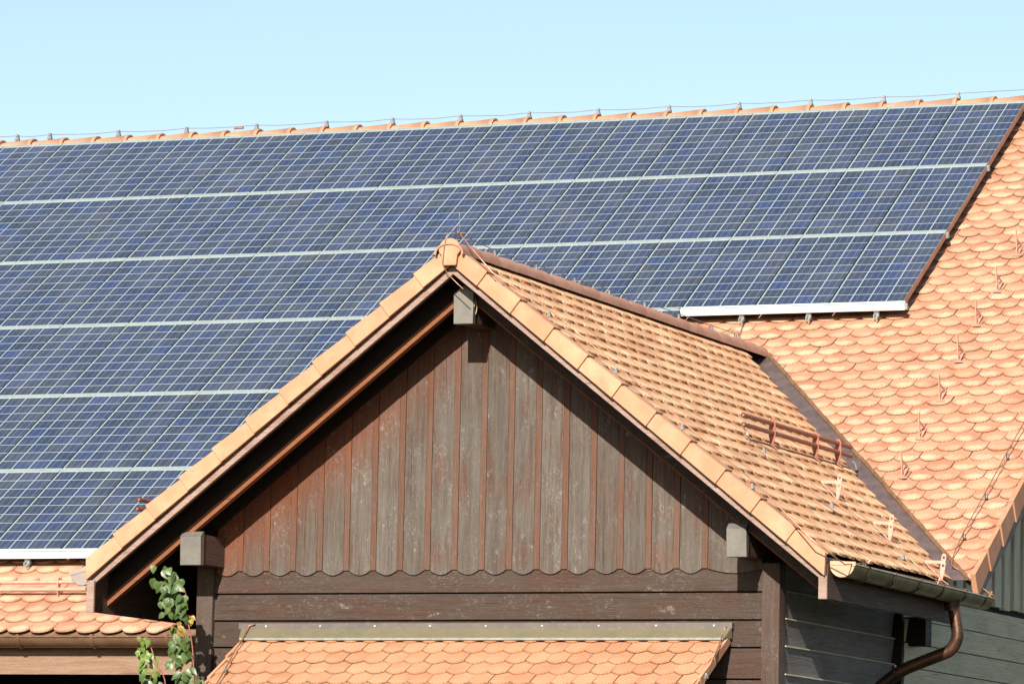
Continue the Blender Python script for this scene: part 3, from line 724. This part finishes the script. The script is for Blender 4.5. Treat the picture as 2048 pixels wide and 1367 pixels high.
# rails
def rail(j, x0, x1, label, front=False, ends=False):
    s = j*PH
    m = MB(); a, b, lo, hi = (s-.0175, s+.018, -.045, .004)
    if front: a, b, lo, hi = s-.0175, s+.032, -.062, .003
    if j == 0: a, b = .001, .017
    def ob(mm, a, b, lo, hi, x0=x0, x1=x1): mm.hexa([MP(x0, b, lo), MP(x1, b, lo), MP(x1, a, lo), MP(x0, a, lo), MP(x0, b, hi), MP(x1, b, hi), MP(x1, a, hi), MP(x0, a, hi)])
    t = thing('mounting_rail', MP((x0+x1)/2, s, lo), label, 'mounting rail', 'rails between the solar panels')
    ob(m, a, b, lo, hi); m.build('rail_profile', ALU_W if front else ALU, t, bevel=.004)
    m = MB(); ob(m, b-.012, b, hi+.0005, hi+.004); m.build('clamp_strip', FRAME, t)
    if front:
        m = MB()
        nb = [at_x for at_x in BR[j]]
        for xx in nb:
            m = MB(); c = MP(xx, s+.0, -.10)
            m.obox(c, (.020, 0, 0), MP(0, .015, 0)-MP(0, 0, 0), (MP(0, 0, .025)-MP(0, 0, 0))); m.obox(MP(xx+.015, s+.05, -.115), (.006, 0, 0), MP(0, .035, 0)-MP(0, 0, 0), MP(0, 0, .012)-MP(0, 0, 0)); m.obox(MP(xx-.014, s+.035, -.105), (.005, 0, 0), MP(0, .018, 0)-MP(0, 0, 0), MP(0, 0, .014)-MP(0, 0, 0))
            m.build('roof_hook', ALU, t)
    if ends:
        m = MB(); m.obox(MP(x1+.012, s+.012, -.035), (.010, 0, 0), MP(0, .018, 0)-MP(0, 0, 0), MP(0, 0, .022)-MP(0, 0, 0)); m.build('rail_end', ALU, t)
BR = {3: [], 6: []}
def x_on(j, pxx):
    best = None
    for k in range(-1200, 200):
        X = k*.01
        if px(MP(X, j*PH+.03, -.08))[0] > pxx: return X
BR[3] = [x_on(3, q) for q in (1480, 1614, 1750)]; BR[6] = [x_on(6, q) for q in (52, 187)]
LX = -10.8
rail(0, LX, 1.175, 'thin silver rail along the top edge of the solar array, just below the ridge tiles')
rail(1, LX, 1.175, 'long silver rail between the first and second rows of solar panels', ends=True)
rail(2, LX, 1.175, 'long silver rail between the second and third rows of solar panels', ends=True)
rail(3, LX, -3.6, 'silver rail between the third and fourth panel rows, left of the gable')
rail(3, 1.175-3*PW+.0, 1.195, 'short thick white front rail under the right-hand end of the third panel row', front=True, ends=True)
rail(3, -1.55, -.85, 'short piece of silver rail just showing over the wing ridge beside the white rail')
rail(4, LX, -4.0, 'silver rail between the fourth and fifth panel rows, left of the gable')
rail(5, LX, -4.2, 'silver rail between the fifth and sixth panel rows, left of the gable')
rail(6, LX, -3.9, 'thick white front rail under the bottom panel row at lower left', front=True)
# brownish flank of the array at right
fm = MB(); fm.hexa([MP(1.166, 3*PH-.04, -.052), MP(1.178, 3*PH-.04, -.052), MP(1.178, 0, -.052), MP(1.166, 0, -.052), MP(1.166, 3*PH-.04, -.003), MP(1.178, 3*PH-.04, -.003), MP(1.178, 0, -.003), MP(1.166, 0, -.003)])
tag(fm.build('edge_cover', ALU_E), 'brown metal cover strip along the slanting right edge of the solar array', 'cover strip')

# ================================================================== lightning wires
def clip_mesh(): 
    m = MB(); m.box(-.016, .016, -.013, .013, .018, .05); m.box(-.022, .022, -.016, .016, 0, .02); m.tube([(0, -.02, .05), (0, .02, .05)], .014, 8); return m
cl_src = None
def wire(label, pts, clips, r=.004, mat=WIRE, cat='lightning wire', cs=1.0, group='lightning conductor wires'):
    global cl_src
    t = thing('conductor_wire', Vector(pts[0]), label, cat, group)
    m = MB(); m.tube(pts, r, 6); m.build('wire', mat, t)
    for c in clips:
        if cl_src is None:
            cl_src = clip_mesh().build('wire_clip', GALV, origin=(0, 0, 0)); cl_src.parent = t; o = cl_src
        else: o = part(cl_src, t, 'wire_clip')
        o.location = Vector(c)-t.location; o.scale = (cs,)*3
    return t
rp = []; rc = []
xs = [-9.499, -9.127]+[-8.35+.7535*0]+[]
pxs = [(35, 275), (100, 272), (237, 268), (373, 262), (513, 257), (653, 250), (785, 243), (921, 237), (1058, 231), (1196, 224), (1338, 217), (1478, 210), (1621, 204), (1767, 195), (1916, 188)]
rc = [at(1, ry, *q) for q in pxs]
rc = [Vector((p.x, ry, rz+.108)) for p in rc]
hh = Vector((0, 0, .052))
pts = [Vector((-10.6, ry, rz+.15))]
for a, b in zip(rc, rc[1:]):
    pts += [a+hh]+[(a*(1-f)+b*f)+hh-Vector((0, 0, .010*math.sin(math.pi*f)+random.uniform(0, .006))) for f in (.3, .65)]
pts += [rc[-1]+hh, Vector((1.35, ry, rz+.17)), Vector((2.7, ry, rz+.165))]
tw = wire('thin grey wire on clips running along the whole ridge of the main roof', pts, rc, .0035, WIRE_D, cs=1.05)
m = MB(); q = at(1, ry, 478, 256); m.tube([q+Vector((-.05, 0, 0)), q+Vector((.05, 0, .0))], .012, 8); m.tube([q+Vector((-.05, 0, -.01)), q+Vector((-.05, 0, -.05))], .004, 6); m.build('wire_joint', WIRE, tw)
def on_wing(x, y, o=.02, sg=1):
    n_ = Vector((sg*SA, 0, CA)); Q = Vector((0, 0, ZR))+n_*o; d = ray(x, y); return CAM+d*((Q-CAM).dot(n_)/d.dot(n_))
def on_main(x, y, o=TB+.05):
    n_ = Vector((0, -SN, CS)); Q = MP(0, 0, o); d = ray(x, y); return CAM+d*((Q-CAM).dot(n_)/d.dot(n_))
cpx = [(1098, 633), (1232, 746), (1365, 859), (1505, 977)]
c1 = [on_wing(x, y, .03) for x, y in cpx]
kn = Vector((.035, YF+.02, ZR+.10))
w1 = [kn, on_wing(985, 545, .06)]+[c+Vector((SA, 0, CA))*.045 for c in c1]+[on_wing(1625, 1080, .05), on_wing(1690, 1128, .05), Vector((GX+.085, -.33, GZ+.03))]
wv = wire('copper wire clipped beside the verge tiles down the right wing slope', w1, c1, .0045, cs=.6)
for c in (Vector((GX+.085, -.33, GZ+.02)), kn):
    m = MB()
    for k in range(4):
        v = Vector((random.uniform(-.03, .03), random.uniform(-.03, .03), random.uniform(-.03, .03))); m.tube([c-v, c+v], .006, 6)
    m.build('wire_clamp', WIRE, wv)
c2 = [on_wing(x, y, .03) for x, y in ((1528, 905), (1664, 1015), (1806, 1118))]
w2 = [on_wing(1494, 868, .10), on_wing(1500, 880, .05)]+[c+Vector((SA, 0, CA))*.045 for c in c2]+[on_wing(1850, 1148, .05), Vector((GX+.085, 1.42, GZ+.02))]
wv = wire('copper wire from the snow pipe down the right wing slope to the gutter', w2, c2, .0045, cs=.6)
m = MB(); c = Vector((GX+.085, 1.42, GZ+.02))
for k in range(4):
    v = Vector((random.uniform(-.03, .03), random.uniform(-.03, .03), random.uniform(-.03, .03))); m.tube([c-v, c+v], .006, 6)
m.build('wire_clamp', WIRE, wv)
# ridge of wing: wire on clips
c3 = [Vector((0, y, ZR+.04)) for y in (.12, .95, 1.75, 2.5, 3.3, 4.1, 4.9, 5.5)]
w3 = [kn]+[c+Vector((0, 0, .045))+Vector((0, 0, random.uniform(-.004, .004))) for c in c3]+[on_main(1475, 660)]
wire('thin wire on small clips along the ridge of the gable wing', w3, c3, .0035, WIRE_D, cs=.7)
m = [kn+Vector((0, 0, .0)), kn+Vector((-.01, .02, .06)), kn+Vector((-.03, .06, .12)), kn+Vector((-.035, .07, .17))]
wire('short upright wire tip tied above the front peak of the wing ridge', m, [], .0022)
m = [kn, Vector((.0, YF-.07, ZR+.11)), Vector((-.022, YF-.095, ZR+.07)), Vector((-.035, YF-.10, ZR-.0)), Vector((-.045, YF-.10, ZR-.13)), Vector((-.03, YF-.07, ZR-.18)), Vector((.03, YF-.04, ZR-.25)), Vector((.10, YF-.045, ZR-.31))]
wire('dark wire looped over the clay end cap at the peak of the gable', smooth_path(m, 3), [], .0035)
# verge wire of main roof
c4 = [on_main(x, y) for x, y in ((2060, 836), (2015, 915), (1972, 995), (1928, 1075))]
w4 = [MP(2.76, 4.0, TB+.08), MP(2.76, 6.2, TB+.08)]+[c+Vector((0, -.02, .04)) for c in c4]+[on_main(1906, 1112), on_main(1903, 1128), Vector((GX+.085, 2.78, GZ+.01))]
wv = wire('copper wire with dark clips along the right verge of the barn roof', w4, c4, .0045, cs=.6)
c = Vector((GX+.085, 2.78, GZ+.01)); m = MB()
for k in range(4):
    v = Vector((random.uniform(-.03, .03), random.uniform(-.03, .03), random.uniform(-.03, .03))); m.tube([c-v, c+v], .006, 6)
m.build('wire_clamp', WIRE, wv)
# short bonding wire from white rail hook to wing ridge
a = MP(BR[3][0]+.02, 3*PH+.05, -.12)
wire('loose copper wire hanging from the white rail hook to the end of the wing ridge', smooth_path([a, on_main(1484, 655), on_main(1478, 668), on_main(1487, 690)], 4), [], .004)
# canopy wires
def canw(side, label):
    x = side
    if x > 0: ptsx = [(1452, 1250), (1447, 1262), (1438, 1290), (1425, 1320), (1413, 1350), (1400, 1390)]
    else: ptsx = [(510, 1247), (498, 1250), (488, 1272), (470, 1300), (450, 1338), (430, 1372)]
    P = []
    for q, (xx, yy) in enumerate(ptsx):
        if q < 2: P.append(at(1, -.06, xx, yy))
        else:
            n_ = KP(0, 0, 1)-KP(0, 0, 0); Q = KP(0, 0, .045); d = ray(xx, yy); P.append(CAM+d*((Q-CAM).dot(n_)/d.dot(n_)))
    wire(label, P, [P[4]-Vector((0, 0, .02))], .005, cs=.6)
canw(1, 'copper wire down the right edge of the small front canopy')
canw(-1, 'copper wire down the left edge of the small front canopy')

# ================================================================== snow guards
def snow_pipes(name, label, pA, pB, dn, br, mat, upn, r=.017, plates=True):
    """two pipes pA-pB, the lower shifted by dn; brackets at fractions br."""
    t = thing(name, pA, label, 'snow guard', 'pipe snow guards')
    for off in (Vector((0, 0, 0)), dn):
        m = MB(); m.tube([pA+off, pB+off], r, 12, caps=False); m.tube([pA+off*1.0+(pB-pA).normalized()*.004, pB+off-(pB-pA).normalized()*.004], r*.7, 10, caps=True); m.build('pipe', mat, t)
    ax = (pB-pA).normalized()
    for f in br:
        c = pA.lerp(pB, f); m = MB()
        zz = Vector((0, 0, 1)); hh_ = ax.cross(zz).normalized()*(1 if upn.dot(ax.cross(zz)) >= 0 else -1)
        poly = [c+hh_*a_+zz*b_ for a_, b_ in ((-.018, .035), (.016, .035), (.026, .0), (.028, -.08), (.018, -.135), (.004, -.165), (-.012, -.15), (-.028, -.09), (-.026, .0))]
        m.prism([p-ax*.003 for p in poly], ax*.006); m.obox(c-zz*.16, ax*.016, upn.cross(ax).normalized()*.05, upn*.004)
        m.build('bracket', mat, t)
    return t
PA = on_wing(1475, 820, .145); PB_ = on_wing(1712, 902, .145)
xm = (PA.x+PB_.x)/2; zm = (PA.z+PB_.z)/2; PA = Vector((xm, PA.y, zm)); PB_ = Vector((xm, PB_.y, zm))
dn = Vector((.004, 0, -.070))
upn = Vector((SA, 0, CA))
sg_ = snow_pipes('snow_guard', 'brown double-pipe snow guard on three brackets, on the right wing slope beside the valley', PA, PB_, dn, (.26, .66, .875), SNOWP, upn)
m = MB(); q = PA+dn+Vector((0, .06, 0)); m.tube([q+upn*.03, q-upn*.03, q+Vector((.01, .01, -.06)), q+Vector((.02, .03, -.12))], .006, 6); m.build('bond_wire', ALU, sg_)
m = MB(); q = PB_+dn-Vector((0, .03, 0)); m.tube([q+upn*.02, q-upn*.03, q+Vector((.02, .05, -.05)), q+Vector((.03, .08, -.10))], .005, 6); m.build('bond_wire', ALU, sg_)
# left slope: only its free end shows over the verge
nL = Vector((-SA, 0, CA)); yA = .9
e1 = at(1, yA, 277, 998)
dnL = Vector((-.012, 0, -.072))
snow_pipes('snow_guard', 'brown double-pipe snow guard poking out behind the left verge tiles', e1, e1+Vector((0, 2.2, 0)), dnL, (.22,), SNOWP, nL)
# main roof, bottom left
a = on_main(-60, 1161, TB+.13); b = on_main(152, 1163, TB+.13); xa, xb = a.x, b.x
pa = Vector((xa-1.0, b.y, b.z)); pb2 = Vector((xb+.1, b.y, b.z)); dm = Vector((0, -.012, -.060)); um = MP(0, 0, 1)-MP(0, 0, 0)
fr = (on_main(119, 1162, TB+.13).x-pa.x)/(pb2.x-pa.x)
snow_pipes('snow_guard', 'salmon double-pipe snow guard on the lower left roof beside the wing gutter', pa, pb2, dm, (fr, fr-.45), SNOWL, um, .016)
# single hooks on the main roof
hk = None
hooks = [(2038, 500, 'topmost snow hook at the right frame edge, level with the second white rail'), (1998, 572, 'second snow hook from the top on the right-hand roof field'), (1957, 640, 'third snow hook from the top, just right of the lower array corner'),
         (1921, 712, 'fourth snow hook from the top on the right-hand roof field'), (1884, 790, 'third snow hook from the bottom of the diagonal line on the main roof'), (1844, 866, 'second lowest snow hook of the diagonal line on the main roof'), (1809, 943, 'lowest snow hook of the diagonal line, right of the valley')]
for x, y, lab in hooks:
    base = on_main(x, y+5, TB+.035)
    t = thing('snow_hook', base, lab, 'snow hook', 'single snow hooks on the right-hand roof'); t.scale = (1.2, 1.2, 1.2)
    if hk is None:
        e = lambda xx, s, o: (MP(xx, s, o)-MP(0, 0, 0))
        m = MB(); m.v = []; 
        up_ = [e(0, .06, .01), e(0, .045, .05), e(0, -.01, .16)]
        m.bar(e(0, .055, .0), e(0, -.015, .17), .010, .003, upv=(1, 0, 0)); m.bar(e(0, .055, .005), e(0, -.10, .01), .010, .003, upv=e(0, 0, 1)); m.bar(e(0, -.09, .012), e(.0, .005, .11), .006, .003, upv=(1, 0, 0)); m.bar(e(-.03, .055, .006), e(.03, .055, .006), .008, .004, upv=e(0, 0, 1))
        hk = m.build('hook', SNOWL, origin=(0, 0, 0)); hk.parent = t
    else: part(hk, t, 'hook')
# perforated brackets low on the wing roof
pl = None
for x, y, lab in ((1676, 990, 'pale perforated snow bracket, uppermost of three near the valley'), (1780, 1072, 'salmon perforated snow bracket, middle one of three near the valley'), (1884, 1150, 'salmon perforated snow bracket, lowest of three beside the gutter end')):
    base = on_wing(x, y, .03)
    t = thing('snow_bracket', base, lab, 'snow bracket', 'perforated snow guard brackets')
    if pl is None:
        # upright plate in the x-z plane with two holes, a strut behind
        m = MB(); N = 10; hcs = [.075, .135]; r = .011; W_ = .019; H = .165
        def lay(yy):
            return [Vector((0, yy, 0))]
        outer = []
        dv = Vector((.10, 0, 1.0)).normalized(); du = Vector((1, 0, -.10)).normalized()
        segs = [(0.03, .105), (.105, .165)]
        for (za, zb), hc in zip(segs, hcs):
            sq = []; ci = []
            for k in range(16):
                a = 2*math.pi*(k+.5)/16; c, s = math.cos(a), math.sin(a)
                mx = max(abs(c), abs(s)); xx = W_*c/mx; zz = s/mx
                zz = hc+(zz*(zb-hc) if zz > 0 else zz*(hc-za))
                if hc == .135 and zz > .15: xx *= .8
                sq.append(du*xx+dv*zz); ci.append(du*r*c+dv*(hc+r*s))
            for yy, flip in ((-.003, 0), (.003, 1)):
                vs = [p+Vector((0, yy, 0)) for p in sq+ci]; fs = [(k, (k+1) % 16, 16+(k+1) % 16, 16+k) for k in range(16)]
                m.add(vs, [tuple(reversed(f)) for f in fs] if flip else fs)
            m.add([p+Vector((0, -.003, 0)) for p in sq]+[p+Vector((0, .003, 0)) for p in sq], [(k, (k+1) % 16, 16+(k+1) % 16, 16+k) for k in range(16)])
            m.add([p+Vector((0, -.003, 0)) for p in ci]+[p+Vector((0, .003, 0)) for p in ci], [(k, 16+k, 16+(k+1) % 16, (k+1) % 16) for k in range(16)])
        m.prism([du*-W_+dv*.032+Vector((0, -.003, 0)), du*-.006+dv*-.035+Vector((0, -.003, 0)), du*.006+dv*-.035+Vector((0, -.003, 0)), du*W_+dv*.032+Vector((0, -.003, 0))], (0, .006, 0))
        plate = m
        s_ = MB(); back = Vector((-CA*.17, 0, SA*.17)); s_.bar(dv*.10, back, .011, .003, upv=(0, 1, 0)); s_.bar(back, dv*-.03, .010, .003, upv=upn)
        s_.bar(dv*-.03, dv*-.03+Vector((.045, .03, -.035)), .008, .003, upv=upn)
        pl = plate.build('plate', SNOWL, origin=(0, 0, 0)); pl.parent = t; st_ = s_.build('strut', SNOWL, origin=(0, 0, 0)); st_.parent = t
    else: part(pl, t, 'plate'); part(st_, t, 'strut')

# ================================================================== climbing plant
def leaf(mb, c, d, n, L, W_):
    d = d.normalized(); s = d.cross(n).normalized(); n = s.cross(d)
    cols_ = [(-.0, 0), (.18, .42), (.42, .5), (.7, .33), (1.0, 0)]
    vs = []
    for a, b in cols_:
        bend = -.25*a*a*L
        for k in (-1, 0, 1): vs.append(c+d*a*L+s*(k*b*W_)+n*(bend+abs(k)*b*W_*.30))
    fs = []
    for i in range(4):
        for k in range(2): fs.append((i*3+k, i*3+k+1, i*3+3+k+1, i*3+3+k))
    mb.add(vs, fs, smooth=True)
rl = random.Random(5)
YP = -.75
def shoot(label, stem_px, clusters, origin_px):
    t = thing('climbing_vine', at(1, YP, *origin_px), label, 'plant', 'climbing shoots below the left eave')
    P = [at(1, YP, x, y)+Vector((0, rl.uniform(-.02, .02), 0)) for x, y in stem_px]
    m = MB(); m.tube(smooth_path(P, 3), .005, 6); m.build('stem', STEM, t)
    for (nm, mat, lst) in clusters:
        m = MB()
        for (x0, y0, x1, y1, n, L) in lst:
            for k in range(n):
                f = (k+rl.random())/n
                cx, cy = x0+(x1-x0)*f+rl.gauss(0, 9), y0+(y1-y0)*f+rl.gauss(0, 7)
                c = at(1, YP+rl.uniform(-.06, .06), cx, cy)
                a = rl.uniform(-2.7, -.5)
                d = Vector((math.cos(a), rl.uniform(-.5, .3), math.sin(a)*1.0)); n_ = Vector((rl.uniform(-.5, .6), -1, rl.uniform(.1, .9)))
                leaf(m, c, d, n_, L*rl.uniform(.75, 1.2), L*rl.uniform(.6, .85))
        m.build(nm, mat, t)
shoot('tall leafy vine shoot with a nodding leafy tip, beside the left corner post', [(340, 1150), (362, 1165), (372, 1190), (368, 1225), (378, 1255), (384, 1300), (389, 1340), (392, 1440)],
      [('foliage', LEAF, [(318, 1140, 358, 1158, 16, .085), (318, 1163, 364, 1185, 22, .08), (326, 1190, 370, 1214, 20, .075), (342, 1215, 366, 1230, 9, .065), (352, 1262, 372, 1290, 12, .07), (345, 1290, 382, 1312, 16, .075), (350, 1318, 380, 1332, 12, .07), (362, 1335, 386, 1380, 20, .08), (345, 1365, 380, 1400, 18, .075)]),
       ('yellow_leaves', LEAF_A, [(348, 1243, 364, 1257, 5, .07), (375, 1228, 392, 1236, 4, .05)])], (392, 1440))
shoot('smaller bright green vine shoot left of the tall one, low under the eave', [(296, 1275), (304, 1300), (316, 1330), (328, 1352), (338, 1440)],
      [('foliage', LEAF_Y, [(295, 1272, 290, 1300, 12, .05), (285, 1300, 298, 1318, 12, .05), (288, 1325, 303, 1340, 14, .06)]), ('lower_foliage', LEAF, [(292, 1352, 318, 1375, 18, .07), (300, 1380, 330, 1400, 12, .07)])], (338, 1440))
# straw beside the ridge purlin cap
m = MB()
for q in ([(946, 592), (948, 603), (944, 612), (946, 622)], [(951, 598), (953, 610), (954, 618), (951, 628)], [(945, 600), (950, 606), (947, 616)], [(948, 592), (943, 598), (949, 606)]):
    m.tube(smooth_path([at(1, -.455+rl.uniform(-.01, .01), *p) for p in q], 3), .0022, 5)
tag(m.build('straw_wisp', STRAW), 'few pale straw strands hanging beside the grey peak purlin cap', 'straw')
